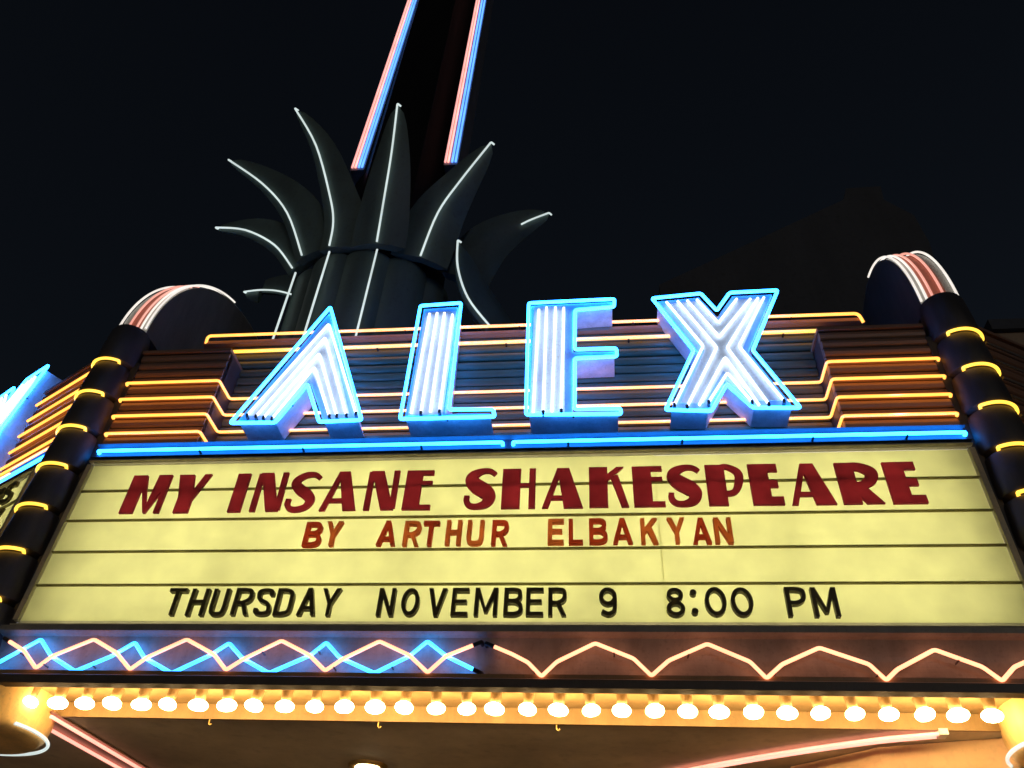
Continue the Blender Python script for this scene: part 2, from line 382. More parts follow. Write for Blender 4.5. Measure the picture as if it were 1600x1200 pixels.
# ================================================================== letter board (light box)
def letter_board(name, M, x0, x1, label, seams):
    lb = empty(name, (0, 0, Z_B0)); lb.matrix_world = (M or Matrix()) @ Matrix.Translation((0, 0, Z_B0))
    tag(lb, label, 'sign')
    I = Matrix.Translation((0, 0, -Z_B0))
    def p(m, n, mat, sm=False):
        o = m.build(n, mat, lb, sm); o.matrix_parent_inverse = I; return o
    zt = Z_B0 + 4*ROW + 0.263
    p(MB().box(x0-0.05, x1+0.05, 0.36, 0.38, Z_B0-0.03, zt+0.02), 'box_back', 'box_inside')
    p(MB().box(x0-0.05, x1+0.05, 0.04, 0.36, zt+0.02, zt+0.025), 'box_top', 'box_inside')
    p(MB().box(x0-0.05, x1+0.05, 0.04, 0.36, Z_B0-0.035, Z_B0-0.03), 'box_bottom', 'box_inside')
    for xx in (x0-0.055, x1+0.05): p(MB().box(xx, xx+0.005, 0.04, 0.36, Z_B0-0.03, zt+0.02), 'box_end', 'box_inside')
    # frame: translucent strips added to make its edge look lit, metal moulding outside it
    p(MB().box(x0, x1, 0.012, 0.020, Z_B0-0.028, Z_B0-0.0005), 'bottom_glow_strip', 'glow_strip_cream')
    p(MB().box(x0, x1, 0.012, 0.020, zt+0.0005, zt+0.022), 'top_glow_strip', 'glow_strip_cream')
    p(MB().prism_x([(-0.02, Z_B0-0.046), (-0.024, Z_B0-0.036), (0.0, Z_B0-0.029), (0.035, Z_B0-0.029), (0.035, Z_B0-0.047)], x0-0.04, x1+0.04), 'bottom_frame', 'frame_khaki')
    p(MB().prism_x([(0.0, zt+0.0225), (-0.02, zt+0.026), (-0.02, zt+0.034), (0.03, zt+0.036), (0.03, zt+0.0225)], x0-0.04, x1+0.04), 'top_frame', 'frame_khaki')
    for xx in (x0-0.045, x1+0.003):
        p(MB().box(xx, xx+0.042, -0.012, 0.04, Z_B0+0.001, zt-0.003), 'side_frame', 'frame_khaki')
    xs = [x0]+seams+[x1]
    for k in range(5):
        za = Z_B0+k*ROW; zb = min(za+ROW, zt)
        for q, (a_, b_) in enumerate(zip(xs[:-1], xs[1:])):
            p(MB().box(a_-(0.004 if q else 0), b_, 0.018+0.0045*(q % 2), 0.022+0.0045*(q % 2), za+0.001, zb-0.001), 'panel', 'panel_yellow')
        if k:
            p(MB().prism_x([(0.017, za-0.008), (-0.002, za-0.005), (-0.006, za+0.004), (0.0, za+0.006), (0.017, za+0.003)], x0, x1), 'rail', 'rail_translucent')
        zc = (za+zb)/2
        n_t = max(1, int((x1-x0)/1.3)); L_ = (x1-x0-0.2)/n_t
        for q in range(n_t):
            p(MB().tube([(x0+0.1+q*L_+0.05, 0.22, zc), (x0+0.1+(q+1)*L_-0.05, 0.22, zc)], 0.019, 8), 'fluorescent_tube', 'box_tube', True)
    return lb
letter_board('letter_board', None, -3.5, 3.5, 'glowing pale yellow letter board with show title, across the front of the marquee', [1.17])
letter_board('letter_board', SIDE_M, 1.2, 3.55, 'glowing letter board on the slanted side beyond the black column, dark letters packed tight', [])

# ------------------------------------------------------------------ glyphs: strokes as polygons / ribbons, unit height
def rect(a, b, c, d): return ('p', [(a, b), (c, b), (c, d), (a, d)])
def poly(*p): return ('p', list(p))
def catmull(P, n=7):
    out = []
    for i in range(len(P)-1):
        p0 = P[max(i-1, 0)]; p1 = P[i]; p2 = P[i+1]; p3 = P[min(i+2, len(P)-1)]
        for k in range(n):
            t = k/n
            out.append(tuple(0.5*((2*b)+(-a+c)*t+(2*a-5*b+4*c-d)*t*t+(-a+3*b-3*c+d)*t**3) for a, b, c, d in zip(p0, p1, p2, p3)))
    out.append(P[-1]); return out
def rib(*P): return ('r', catmull(P))
def ring(cx, cy, rx, ry, hw, n=24): return ('c', [(cx+rx*math.cos(2*math.pi*i/n), cy+ry*math.sin(2*math.pi*i/n), hw) for i in range(n)])
def gothic(ch, a, s=0.165):
    h = s/2
    bar = lambda y0: rect(s*0.5, y0, a, y0+s*0.95)
    if ch == 'B':
        return [rect(0, 0, s, 1), rib((s*.6, 1-h, h), (a*.6, 1-h, h), (a*.9-h*.6, .86, h), (a*.9-h*.6, .65, h), (a*.6, .54, h), (s*.6, .54, h)),
                rib((s*.6, .50, h), (a*.6, .50, h), (a-h, .38, h), (a-h, .16, h), (a*.6, h, h), (s*.6, h, h))]
    if ch == 'Y': return [rect(a/2-h, 0, a/2+h, .5), poly((0, 1), (s*1.1, 1), (a/2+h*.9, .42), (a/2-h, .42)), poly((a-s*1.1, 1), (a, 1), (a/2+h, .42), (a/2-h*.9, .42))]
    if ch == 'A': return [poly((0, 0), (s*1.05, 0), (a/2+h*.9, 1), (a/2-h*1.1, 1)), poly((a-s*1.05, 0), (a, 0), (a/2+h*1.1, 1), (a/2-h*.9, 1)), rect(a*.2, .2, a*.8, .2+s*.85)]
    if ch in 'RP':
        st = [rect(0, 0, s, 1), rib((s*.6, 1-h, h), (a*.55, 1-h, h), (a-h, .87, h), (a-h, .60, h), (a*.55, .46, h), (s*.6, .46, h))]
        if ch == 'R': st.append(poly((a-s*1.1, 0), (a, 0), (a*.66, .47), (a*.66-s*1.1, .47)))
        return st
    if ch == 'T': return [rect(a/2-h, 0, a/2+h, 1-s*.5), rect(0, 1-s, a, 1)]
    if ch == 'H': return [rect(0, 0, s, 1), rect(a-s, 0, a, 1), rect(s*.5, .45, a-s*.5, .45+s*.9)]
    if ch == 'U': return [rib((h, 1, h), (h, .6, h), (h, .27, h), (a*.25, h*1.15, h), (a*.75, h*1.15, h), (a-h, .27, h), (a-h, .6, h), (a-h, 1, h))]
    if ch == 'E': return [rect(0, 0, s, 1), bar(0), bar(1-s*.95), rect(s*.5, .45, a*.9, .45+s*.9)]
    if ch == 'L': return [rect(0, 0, s, 1), bar(0)]
    if ch == 'K': return [rect(0, 0, s, 1), poly((s*.6, .30), (s*.6, .55), (a-s*1.2, 1), (a, 1)), poly((a-s*1.15, 0), (a, 0), (a*.5+h, .66), (a*.5-h*1.2, .55))]
    if ch == 'N': return [rect(0, 0, s, 1), rect(a-s, 0, a, 1), poly((0.01, 1), (s*1.1, 1), (a-.01, 0), (a-s*1.1, 0))]
    if ch == 'M': return [rect(0, 0, s, 1), rect(a-s, 0, a, 1), poly((0.01, 1), (s*1.1, 1), (a/2+h*.8, .12), (a/2-h*.8, .12)), poly((a-s*1.1, 1), (a-.01, 1), (a/2+h*.8, .13), (a/2-h*.8, .13))]
    if ch == 'V': return [poly((0, 1), (s*1.1, 1), (a/2+h, 0), (a/2-h, 0)), poly((a-s*1.1, 1), (a, 1), (a/2+h, 0.005), (a/2-h, 0.005))]
    if ch == 'S': return [rib((a-h, .74, h), (a*.86, .89, h), (a*.5, 1-h, h), (a*.13, .88, h), (h*.9, .72, h), (a*.24, .575, h), (a*.72, .44, h), (a-h, .29, h), (a*.86, .12, h), (a*.5, h, h), (a*.13, .12, h), (h, .26, h))]
    if ch == 'D': return [rect(0, 0, s, 1), rib((s*.6, 1-h, h), (a*.5, 1-h, h), (a*.88-h*.4, .84, h), (a-h, .5, h), (a*.88-h*.4, .16, h), (a*.5, h, h), (s*.6, h, h))]
    if ch in 'O0': return [ring(a/2, .5, a/2-h, .5-h, h)]
    if ch == '8': return [ring(a/2, .27, a/2-h, .27-h, h), ring(a/2, .755, a/2-h*1.4, .245-h, h*.95)]
    if ch == '9': return [ring(a/2, .68, a/2-h, .32-h, h), rib((a-h, .68, h), (a-h*1.05, .42, h), (a*.8, .16, h), (a*.48, h, h), (a*.14, .16, h))]
    if ch == ':': return [ring(a*.5, .82, .055, .055, .055, 10), ring(a*.5, .16, .055, .055, .055, 10)]
def deco(ch, a, bold=False, T=0.37):
    t = 0.125 if not bold else 0.15; h = t/2; q_ = T/0.37
    if ch == 'M': return [rect(0, 0, .31, 1), poly((.18, 1), (.33, 1), (.66*a, .0), (.60*a, .0)), poly((.60*a, 0.0), (.66*a, .0), (a, .90), (a, 1), (.66*a, 1)), rect(a-t, 0, a, .95)]
    if ch == 'Y':
        c = .43*a
        return [rect(c-.17, 0, c+.17, .44), poly((0.02, 1), (.37, 1), (c+.17, .40), (c-.17, .40)), poly((a-t*1.25, 1), (a, 1), (c+.17, .32), (c+.06, .42))]
    if ch == 'I': return [rect(0, 0, a, 1)]
    if ch == 'N': return [rect(0, 0, t, .98), poly((.05, 1), (.05+T, 1), (a-.03, 0), (a-.03-T, 0)), rect(a-t, 0.04, a, 1)]
    if ch == 'S':
        return [rib((a*.98, .86, h*.8), (a*.78, .95, h*.95), (a*.5, .945, h*1.15), (a*.24, .84, .11*q_), (a*.19, .70, .14*q_), (a*.40, .55, .165*q_), (a*.64, .44, .165*q_), (a*.80, .30, .14*q_), (a*.72, .13, .10*q_), (a*.46, .055, h*1.1), (a*.20, .07, h), (a*.07, .18, h), (a*.07, .32, h*.9))]
    if ch == 'A': return [poly((0, 0), (t, 0), (.50*a, 1), (.36*a, 1)), poly((a-T*1.02, 0), (a, 0), (.66*a, 1), (.36*a, .998)), rect(.2*a, .2, .7*a, .2+t*.8)]
    if ch == 'E':
        q = .19 if bold else .115
        if not bold: return [rect(0, 0, T, 1), rect(T-.05, 1-q, a*.98, 1), rect(T-.05, .62, a*.97, .62+q*.9), rect(T-.05, 0, a, q)]
        return [rect(0, 0, T, 1), rect(T-.05, 1-q, a*.95, 1), rect(T-.05, .42, a*.90, .42+q*.9), rect(T-.05, 0, a, q)]
    if ch == 'H': return [rect(0, 0, T, 1), rect(a-t*1.1, 0, a, 1), rect(T-.05, .53, a-t*.5, .53+t*.75)]
    if ch == 'K': return [rect(0, 0, T, 1), poly((T-.05, .60), (T-.05, .78), (a*.72, 1.0), (a*.90, 1.0)), poly((a-t*1.2, 0), (a, 0), (T+.22, .80), (T+.06, .74))]
    if ch == 'P': return [rect(0, 0, T, 1), rib((T-.08, 1-h, h), (a*.62, .95, h), (a-h*1.3, .80, h*1.3), (a-h*1.4, .55, h*1.4), (a*.72, .32, h), (T-.08, .28, h))]
    if ch == 'R': return [rect(0, 0, T*.92, 1), rib((T-.1, .90, .10), (a*.6, .89, .10), (a*.86, .76, .125), (a*.82, .58, .12), (a*.6, .45, .09), (T-.1, .43, .09)), poly((a-.34, 0), (a, 0), (.62*a, .44), (.62*a-.30, .44))]
def finish_glyph(name, mbs, mat, x0, y_back, z0):
    # strokes are welded into one solid, so that no stroke ends inside another
    for m in mbs: m.v = [(v[0]-x0, v[1]-y_back, v[2]-z0) for v in m.v]
    o = mbs[0].build(name, mat)
    if len(mbs) > 1:
        rest = MB()
        tmp = []
        for m in mbs[1:]:
            t_ = m.build('stroke', mat); tmp.append(t_)
            b = o.modifiers.new('weld', 'BOOLEAN'); b.operation = 'UNION'; b.solver = 'EXACT'; b.object = t_
        bpy.context.view_layer.update()
        dg = bpy.context.evaluated_depsgraph_get()
        me = bpy.data.meshes.new_from_object(o.evaluated_get(dg))
        old = o.data; o.modifiers.clear(); o.data = me; bpy.data.meshes.remove(old)
        for t_ in tmp:
            md = t_.data; bpy.data.objects.remove(t_); bpy.data.meshes.remove(md)
        o.name = name
    o.location = (x0, y_back, z0); return o
def glyph_obj(name, strokes, x0, z0, hgt, y_back, depth, mat, slant=None):
    mbs = []
    for k, (kind, P) in enumerate(strokes):
        yf = y_back-depth-0.0004*k; yb = y_back+0.0003*k; mb = MB(); mbs.append(mb)
        if kind == 'p': mb.prism([(x0+x*hgt, z0+z*hgt) for x, z in P], yf, yb)
        else:
            n_ = len(P); A = []; B = []
            for i in range(n_):
                a = P[i-1] if (i > 0 or kind == 'c') else P[i]; b = P[(i+1) % n_] if (i < n_-1 or kind == 'c') else P[i]
                dx, dz = b[0]-a[0], b[1]-a[1]; l = math.hypot(dx, dz) or 1
                nx, nz = -dz/l, dx/l; w_ = P[i][2]
                A.append((x0+(P[i][0]+nx*w_)*hgt, z0+(P[i][1]+nz*w_)*hgt)); B.append((x0+(P[i][0]-nx*w_)*hgt, z0+(P[i][1]-nz*w_)*hgt))
            rings = [[(A[i][0], yf, A[i][1]), (B[i][0], yf, B[i][1]), (B[i][0], yb, B[i][1]), (A[i][0], yb, A[i][1])] for i in range(n_)]
            mb.quad_strip(rings, close_path=(kind == 'c'))
    return finish_glyph(name, mbs, mat, x0, y_back, z0)

ORD = ['first', 'second', 'third', 'fourth']
NAMEOF = {':': 'colon', '9': 'digit 9', '8': 'digit 8', '0': 'digit 0'}
def row(words, ybase, base_fun, hgt, y_back, depth, style, matfun, desc, group):
    for word, letters in words:
        cnt = {}
        for k, (ch, xa, xb) in enumerate(letters):
            pa = onY(xa, base_fun(xa), y_back); pb = onY(xb, base_fun(xb), y_back)
            wd = pb.x-pa.x
            tot = sum(1 for c in letters if c[0] == ch); i = cnt.get(ch, 0); cnt[ch] = i+1
            bold = style is deco and ch == 'E' and xa > 1100
            st = deco(ch, wd/hgt, bold, {'MY': .31, 'INSANE': .36 if ch == 'E' else .28}.get(word, .39)) if style is deco else gothic(ch, wd/hgt, 0.15 if word in ('BY', 'ARTHUR', 'ELBAKYAN') else 0.135)
            o = glyph_obj('marquee_letter', st, pa.x, pa.z*0.0+ybase + random.uniform(-.003, .003), hgt, y_back, depth, matfun(word, ch, k))
            if ch == ':':
                bpy.data.objects.remove(o); o = empty('marquee_letter', (pa.x, y_back, ybase))
                for st_ in st:
                    d_o = glyph_obj('dot', [st_], 0, 0, hgt, 0, depth, 'letter_black'); d_o.parent = o
            o.rotation_euler.y = random.uniform(-.008, .008)
            nm = NAMEOF.get(ch, 'letter '+ch); pre = (ORD[i]+' ') if tot > 1 else ''
            tag(o, f'{desc} {pre}{nm} in {word} on the yellow board', 'letter', group)
ROW1 = [('MY', [('M', 187, 249), ('Y', 260, 313)]),
        ('INSANE', [('I', 356, 376), ('N', 390, 437), ('S', 444, 490), ('A', 499, 556), ('N', 568, 617), ('E', 628, 672)]),
        ('SHAKESPEARE', [('S', 725, 772), ('H', 783, 836), ('A', 847, 911), ('K', 921, 983), ('E', 991, 1040), ('S', 1047, 1098), ('P', 1108, 1166), ('E', 1177, 1226), ('A', 1237, 1307), ('R', 1318, 1382), ('E', 1395, 1449)])]
row(ROW1, onY(800, 794, -0.01).z, lambda x: 803-(x-187)*0.0143, 0.362, 0.008, 0.022, deco, lambda w_, c, k: 'letter_crimson', 'tall crimson', 'tall title letters')
ROW2 = [('BY', [('B', 474, 500), ('Y', 506, 531)]),
        ('ARTHUR', [('A', 589, 618), ('R', 630, 655), ('T', 659, 684), ('H', 696, 720), ('U', 729, 755), ('R', 768, 793)]),
        ('ELBAKYAN', [('E', 856, 881), ('L', 889, 911), ('B', 921, 949), ('A', 958, 989), ('K', 1002, 1029), ('Y', 1045, 1073), ('A', 1083, 1112), ('N', 1118, 1146)])]
def m2(w_, c, k): return 'letter_scarlet' if (c in 'EKU' or (w_ == 'ARTHUR' and c == 'H') or c == 'N') else 'letter_maroon' if c in 'LB' else 'letter_scarlet' if random.random() < .5 else 'letter_maroon'
row(ROW2, Z_B0+2*ROW+0.016, lambda x: 853-(x-474)*0.003, 0.205, 0.004, 0.04, gothic, m2, 'small red', 'small author letters')
ROW3 = [('THURSDAY', [('T', 256, 283), ('H', 292, 319), ('U', 327, 352), ('R', 362, 389), ('S', 397, 422), ('D', 428, 455), ('A', 465, 493), ('Y', 499, 528)]),
        ('NOVEMBER', [('N', 589, 615), ('O', 626, 654), ('V', 667, 696), ('E', 705, 731), ('M', 741, 777), ('B', 787, 816), ('E', 822, 849), ('R', 857, 885)]),
        ('the date', [('9', 937, 965)]),
        ('8:00', [('8', 1042, 1071), (':', 1076, 1096), ('0', 1103, 1137), ('0', 1144, 1179)]),
        ('PM', [('P', 1231, 1262), ('M', 1272, 1312)])]
row(ROW3, Z_B0+0.022, lambda x: 964-(x-256)*0.001, 0.205, 0.0, 0.042, gothic, lambda w_, c, k: 'letter_black', 'small black', 'small date letters')
# tight dark letters on the side board
k = 0
for zz, txt in ((Z_B0+3*ROW+0.02, 'RANEY'), (Z_B0+2*ROW+0.02, 'UKBAN'), (Z_B0+4*ROW+0.02, 'HEARS')):
    for i, ch in enumerate(txt):
        o = glyph_obj('marquee_letter', gothic(ch, 0.7, 0.2), 0, 0, 0.21, 0.0, 0.028, 'letter_black')
        o.matrix_world = SIDE_M @ Matrix.Translation((3.45-0.19*(len(txt)-i), 0.0, zz))
        tag(o, 'small dark blurred letter on the side letter board beyond the column', 'letter', 'letters on the side board'); k += 1

# ================================================================== big channel letters
def pxy(pts, off, s, Y): return [onY(off[0]+x/s, off[1]+y/s, Y) for x, y in pts]
Y_L = 0.02
SHAPES = {
 'A': ([(240, 965), (865, 240), (1060, 945), (795, 958), (722, 722), (520, 962)], (300, 420), 4,
       [[(345, 915), (855, 345), (1025, 905)], [(400, 922), (832, 430), (965, 915)], [(447, 930), (795, 530), (905, 918)], [(500, 935), (765, 615), (858, 920)]]),
 'L': ([(100, 940), (228, 232), (482, 214), (405, 880), (682, 878), (692, 925)], (600, 420), 4,
       [[(170, 900), (285, 280)], [(230, 900), (332, 275)], [(290, 893), (378, 275)], [(347, 890), (428, 285)]]),
 'E': ([(888, 912), (905, 215), (1440, 190), (1438, 238), (1195, 258), (1192, 505), (1452, 498), (1456, 548), (1193, 560), (1192, 878), (1476, 872), (1482, 908)], (600, 420), 4,
       [[(932, 895), (968, 255)], [(995, 895), (1016, 240)], [(1050, 890), (1072, 240)], [(1108, 885), (1124, 243)]]),
 'X': ([(235, 185), (540, 155), (640, 262), (720, 150), (1020, 135), (865, 510), (1162, 870), (868, 870), (702, 722), (605, 890), (320, 882), (495, 512)], (960, 420), 4,
       [[(325, 207), (555, 482), (375, 850)], [(395, 202), (640, 492), (455, 860)], [(455, 197), (655, 425), (850, 187)], [(515, 192), (650, 337), (765, 187)],
        [(897, 182), (705, 492), (965, 845)], [(935, 178), (778, 482), (1060, 825)], [(530, 852), (692, 552), (905, 852)], [(590, 832), (706, 650), (860, 832)]]),
}
def inset(P, d):                     # move a closed (x, z) outline inwards by d
    ar = sum(P[i-1][0]*P[i][1]-P[i][0]*P[i-1][1] for i in range(len(P)))
    sg = 1 if ar > 0 else -1; out = []; n_ = len(P)
    for i in range(n_):
        a, b, c = P[i-1], P[i], P[(i+1) % n_]
        d1 = Vector((b[0]-a[0], b[1]-a[1])).normalized(); d2 = Vector((c[0]-b[0], c[1]-b[1])).normalized()
        n1 = Vector((-d1.y, d1.x))*sg; n2 = Vector((-d2.y, d2.x))*sg
        bis = (n1+n2); l = bis.length
        if l < 0.2: bis = n1; l = 1
        bis = bis/l; q = min(d/max(0.45, bis.dot(n1)), d*2.0)
        out.append((b[0]+bis.x*q, b[1]+bis.y*q))
    return out
def neon_letter(ch, label, M=None):
    pts, off, s, tubes = SHAPES[ch]
    P = [(p.x, p.z) for p in pxy(pts, off, s, 0.0)]
    cx = sum(p[0] for p in P)/len(P); zb = min(p[1] for p in P)
    P = [(x-cx, z-zb) for x, z in P]
    rt = empty('neon_letter', (cx, 0, zb)); tag(rt, label, 'neon letter', 'neon letters on the marquee')
    if M is not None: rt.matrix_world = M @ Matrix.Translation((cx, 0, zb))
    bi = 0.02 if ch == 'E' else 0.033
    body = MB().prism(inset(P, bi), 0.021, 0.292).build('body', 'letter_side', rt); bevelled(body, 0.005)
    MB().prism(inset(P, bi+0.003), 0.014, 0.0205).build('face', 'letter_face_glow_blue', rt)
    inner = inset(P, 0.086)
    if ch in 'LE':
        tp = [pxy(t, off, s, 0.0) for t in tubes]
        xs0 = min(t[0].x for t in tp)-cx-0.03; xs1 = max(t[0].x for t in tp)-cx+0.03
        z0 = min(t[0].z for t in tp)-zb-0.02; z1 = max(t[1].z for t in tp)-zb+0.02
        inner = [(xs0, z0), (xs1, z0), (xs1, z1), (xs0, z1)]
    MB().prism(inner, 0.007, 0.0135).build('inner_face', 'letter_face_white', rt)
    ol = inset(P, 0.0)
    tube_obj('outline_tube', [(x, -0.002, z) for x, z in ol], 0.0155, 'neon_cyan', rt, 0.022, True)
    for i in range(len(ol)):
        a, b = Vector(ol[i-1]), Vector(ol[i]); n_s = int((b-a).length/0.42)
        for k in range(n_s):
            c_ = a.lerp(b, (k+0.6)/(n_s+0.2))
            MB().tube([(c_.x, -0.006, c_.y-0.004), (c_.x, 0.035, c_.y-0.004)], 0.0085, 6).build('tube_support', 'cap_black', rt, True)
    for t in tubes:
        q = [(p.x-cx, -0.02, p.z-zb) for p in pxy(t, off, s, -0.02)]
        tube_obj('tube', q, 0.0115, 'neon_white', rt, 0.02)
        for e in (q[0], q[-1]):
            if e[2] < 0.5 and (len(rt.children) % 3 != 0):
                c_ = MB().tube([(e[0], -0.021, e[2]+0.012), (e[0], -0.021, e[2]-0.012), (e[0], 0.015, e[2]-0.018)], 0.0135, 8, False, 0.008).build('end_cap', 'cap_black', rt, True)
    return rt
neon_letter('A', 'blue outlined neon channel letter A without crossbar')
neon_letter('L', 'blue outlined neon channel letter L, four white tubes in its stem')
neon_letter('E', 'blue outlined neon channel letter E with three thin arms')
neon_letter('X', 'blue outlined neon channel letter X, on the front of the marquee')
neon_letter('X', 'blue neon channel letter X on the slanted side face past the column', SIDE_M)
neon_letter('E', 'blue neon channel letter E on the slanted side face past the column', SIDE_M)

# ================================================================== corner columns
def corner_column(sx, label):
    cx, cy = sx*3.775, 0.045
    rt = empty('corner_column', (cx, cy, 3.5)); tag(rt, label, 'column', 'corner columns of the marquee')
    zs = [3.70+0.395*k for k in range(8)]           # ring heights 3.70 .. 6.465
    lv = [3.5]+zs+[6.93]
    for a_, b_ in zip(lv[:-1], lv[1:]):
        a2, b2 = a_-3.5+0.018, b_-3.5-0.018
        prof_ = [(0.13, a2-0.018), (0.165, a2-0.004), (0.188, a2+0.006), (0.196, a2+0.03), (0.193, (a2+b2)/2), (0.183, b2-0.02), (0.172, b2), (0.13, b2+0.014)]
        MB().lathe(prof_, n=40).build('drum', 'column_black', rt, True)
    MB().lathe([(0.128, 0.0), (0.128, 3.43)], n=24).build('core', 'cap_black', rt, True)
    MB().lathe([(0.001, 3.435), (0.17, 3.435), (0.17, 3.40)], n=32).build('cap', 'column_black', rt, True)
    # yellow ring arcs on the outward half
    mid = math.atan2(-0.9, sx*0.32)
    for z in zs:
        pts = []
        for i in range(15):
            a = mid + (i/14-0.5)*R(118)
            pts.append((0.192*math.cos(a), 0.192*math.sin(a), z-3.5))
        inn = [(0.135*math.cos(mid+q*R(64)), 0.135*math.sin(mid+q*R(64)), z-3.5) for q in (-1, 1)]
        tube_obj('ring_tube', [inn[0]]+pts+[inn[1]], 0.013, 'neon_ring', rt, 0.012)
    # connecting corner post between board and column
    MB().box(-sx*0.205-0.035, -sx*0.205+0.035, -0.02, 0.2, 0.45, 3.05).build('corner_post', 'column_black', rt)
    # half disc fin sweeping back over the roof
    RR, hw = 1.70, 0.150; n_ = 40; zb = 3.45
    tilt = R(-1.5) if sx < 0 else R(-9)
    fin = empty('fin', (0, 0, 0)); fin.parent = rt; fin.rotation_euler.z = tilt
    def arc(r_, x, a0, a1, k=n_): return [(x, RR-r_*math.cos(a0+(a1-a0)*i/k)-0.02, zb+r_*math.sin(a0+(a1-a0)*i/k)) for i in range(k+1)]
    A = arc(RR-0.004, -hw, 0, math.pi); B = arc(RR-0.004, hw, 0, math.pi)
    fm = MB(); fm.quad_strip([A, B], closed_ring=True)
    fm.build('disc', 'fin_grey', fin)
    for x0, x1, mat, nm in ((-hw, -0.085, 'fin_pale', 'rim_band'), (-0.085, 0.085, 'fin_salmon', 'rim_stripe'), (0.085, hw, 'fin_pale', 'rim_band')):
        o_ = arc(RR+0.004, x0, 0, R(150)); p_ = arc(RR+0.004, x1, 0, R(150)); o2 = arc(RR-0.002, x0, 0, R(150)); p2 = arc(RR-0.002, x1, 0, R(150))
        MB().quad_strip([[a, b, c, d] for a, b, c, d in zip(o_, p_, p2, o2)]).build(nm, mat, fin, True)
    for x in (-0.148, 0.148, -0.098 if sx > 0 else 0.098):
        tube_obj('tube', arc(RR+0.03, x, R(1), R(70), 30), 0.011, 'neon_fin', fin, 0)
    for x in (-0.045, 0.045):
        tube_obj('tube', arc(RR+0.03, x, R(2), R(48), 24), 0.011, 'neon_finpink', fin, 0)
    # bowl hanging under the soffit
    bw = MB().lathe([(0.001, -0.25), (0.36, -0.25), (0.43, -0.235), (0.47, -0.19), (0.485, -0.10), (0.485, 0.055)], (-sx*0.055, 0.285, 0), n=48).build('bowl', 'bowl_gold', rt, True)
    q = [(-sx*0.055+0.5*math.cos(R(-25+230*i/40)), 0.285+0.5*math.sin(R(-25+230*i/40)), -0.215) for i in range(41)]
    tube_obj('bowl_tube', q, 0.012, 'neon_palm', rt, 0)
    return rt
corner_column(-1, 'black drum column with yellow neon rings beside the slanted tan side letters')
corner_column(1, 'black drum column with yellow neon rings beside the last E of the title')

# ================================================================== frieze neon and bulbs
def zig(name, pts, mat, label, Y, r=0.0128):
    P = [onY(x, y, Y) for x, y in pts]; c = P[0].copy()
    o = tube_obj(name, [p-c for p in P], r, mat, None, 0.018); o.location = c
    for e, d in ((P[0], P[1]), (P[-1], P[-2])):
        v = (d-e).normalized()
        MB().tube([e-c+v*0.05, e-c-v*0.012, e-c-v*0.012+Vector((0, 0.05, 0))], r*1.12, 8, False, 0.01).build('end_cap', 'cap_black', o, True)
    for i in range(2, len(P)-2, 3):
        q = (P[i]+P[i+1])/2-c
        MB().tube([q+Vector((0, -r*0.2, -r)), q+Vector((0, 0.06, -r))], 0.0065, 6).build('tube_support', 'glass_off', o, True)
    tag(o, label, 'neon tube'); return o
ZP = [(8, 998), (38, 1017), (56, 1044), (82, 1025), (147, 999), (182, 1020), (203, 1046), (230, 1027), (292, 999), (335, 1023), (353, 1047), (380, 1030), (440, 1001), (484, 1024), (508, 1048), (535, 1030), (593, 1002), (640, 1024), (668, 1051), (697, 1025), (750, 1004)]
ZB = [(-60, 1004), (-30, 1049), (0, 1034), (64, 999), (80, 1025), (117, 1049), (175, 1025), (211, 1004), (225, 1027), (268, 1052), (330, 1023), (358, 1005), (378, 1028), (420, 1052), (485, 1024), (510, 1004), (530, 1027), (585, 1052), (640, 1025), (668, 1002), (697, 1025), (750, 1051)]
ZR = [(762, 1006), (800, 1022), (825, 1035), (846, 1057), (870, 1034), (930, 1005), (990, 1029), (1018, 1056), (1045, 1032), (1105, 1006), (1172, 1034), (1198, 1060), (1222, 1038), (1280, 1012), (1358, 1038), (1385, 1063), (1402, 1046), (1460, 1015), (1535, 1042), (1566, 1064), (1585, 1042), (1640, 1018)]
ZU = [(762, 1052), (820, 1026), (846, 1006), (870, 1030), (930, 1055), (990, 1026), (1018, 1007), (1045, 1036), (1105, 1058), (1172, 1030), (1198, 1010), (1222, 1036), (1280, 1062), (1358, 1034), (1385, 1014), (1402, 1044), (1460, 1066), (1535, 1040), (1566, 1018), (1600, 1048)]
zig('neon_zigzag', ZP, 'neon_peach', 'glowing peach zigzag neon tube crossing the blue one under the board', -0.030)
zig('neon_zigzag', ZB, 'neon_blue', 'glowing blue zigzag neon tube crossing a peach one under the board', -0.004)
zig('neon_zigzag', ZR, 'neon_peach', 'glowing peach wavy neon tube running alone under the board', -0.030)

BULB_G = 'bulbs along the lower edge of the marquee'
bproto = None
def bulb_at(x, y, z):
    global bproto
    t = empty('light_bulb', (x, y, z)); tag(t, 'lit warm white bulb in the row along the marquee lower edge', 'light bulb', BULB_G)
    if bproto is None:
        gl = MB().lathe([(0.001, -0.104), (0.028, -0.101), (0.047, -0.093), (0.057, -0.080), (0.059, -0.068), (0.055, -0.055), (0.043, -0.043), (0.026, -0.034)], n=20).build('globe', 'bulb_glow', t, True)
        sk = MB().lathe([(0.027, -0.036), (0.032, -0.03), (0.034, -0.012), (0.036, 0.04)], n=20).build('socket', 'trough_gold', t, True)
        bproto = (gl, sk)
    else:
        for s_ in bproto: share(s_, s_.name.split('.')[0], (0, 0, 0), t)
    sv = random.uniform(0.97, 1.10); t.scale = (sv*1.03, sv*1.03, 1.0)
    t.rotation_euler = (random.uniform(-.12, .12), random.uniform(-.12, .12), random.uniform(0, 6))
for k in range(33):
    x = -3.277+0.2062*k
    if x > 3.32: break
    bulb_at(x + random.uniform(-.008, .008), 0.185, 3.515)

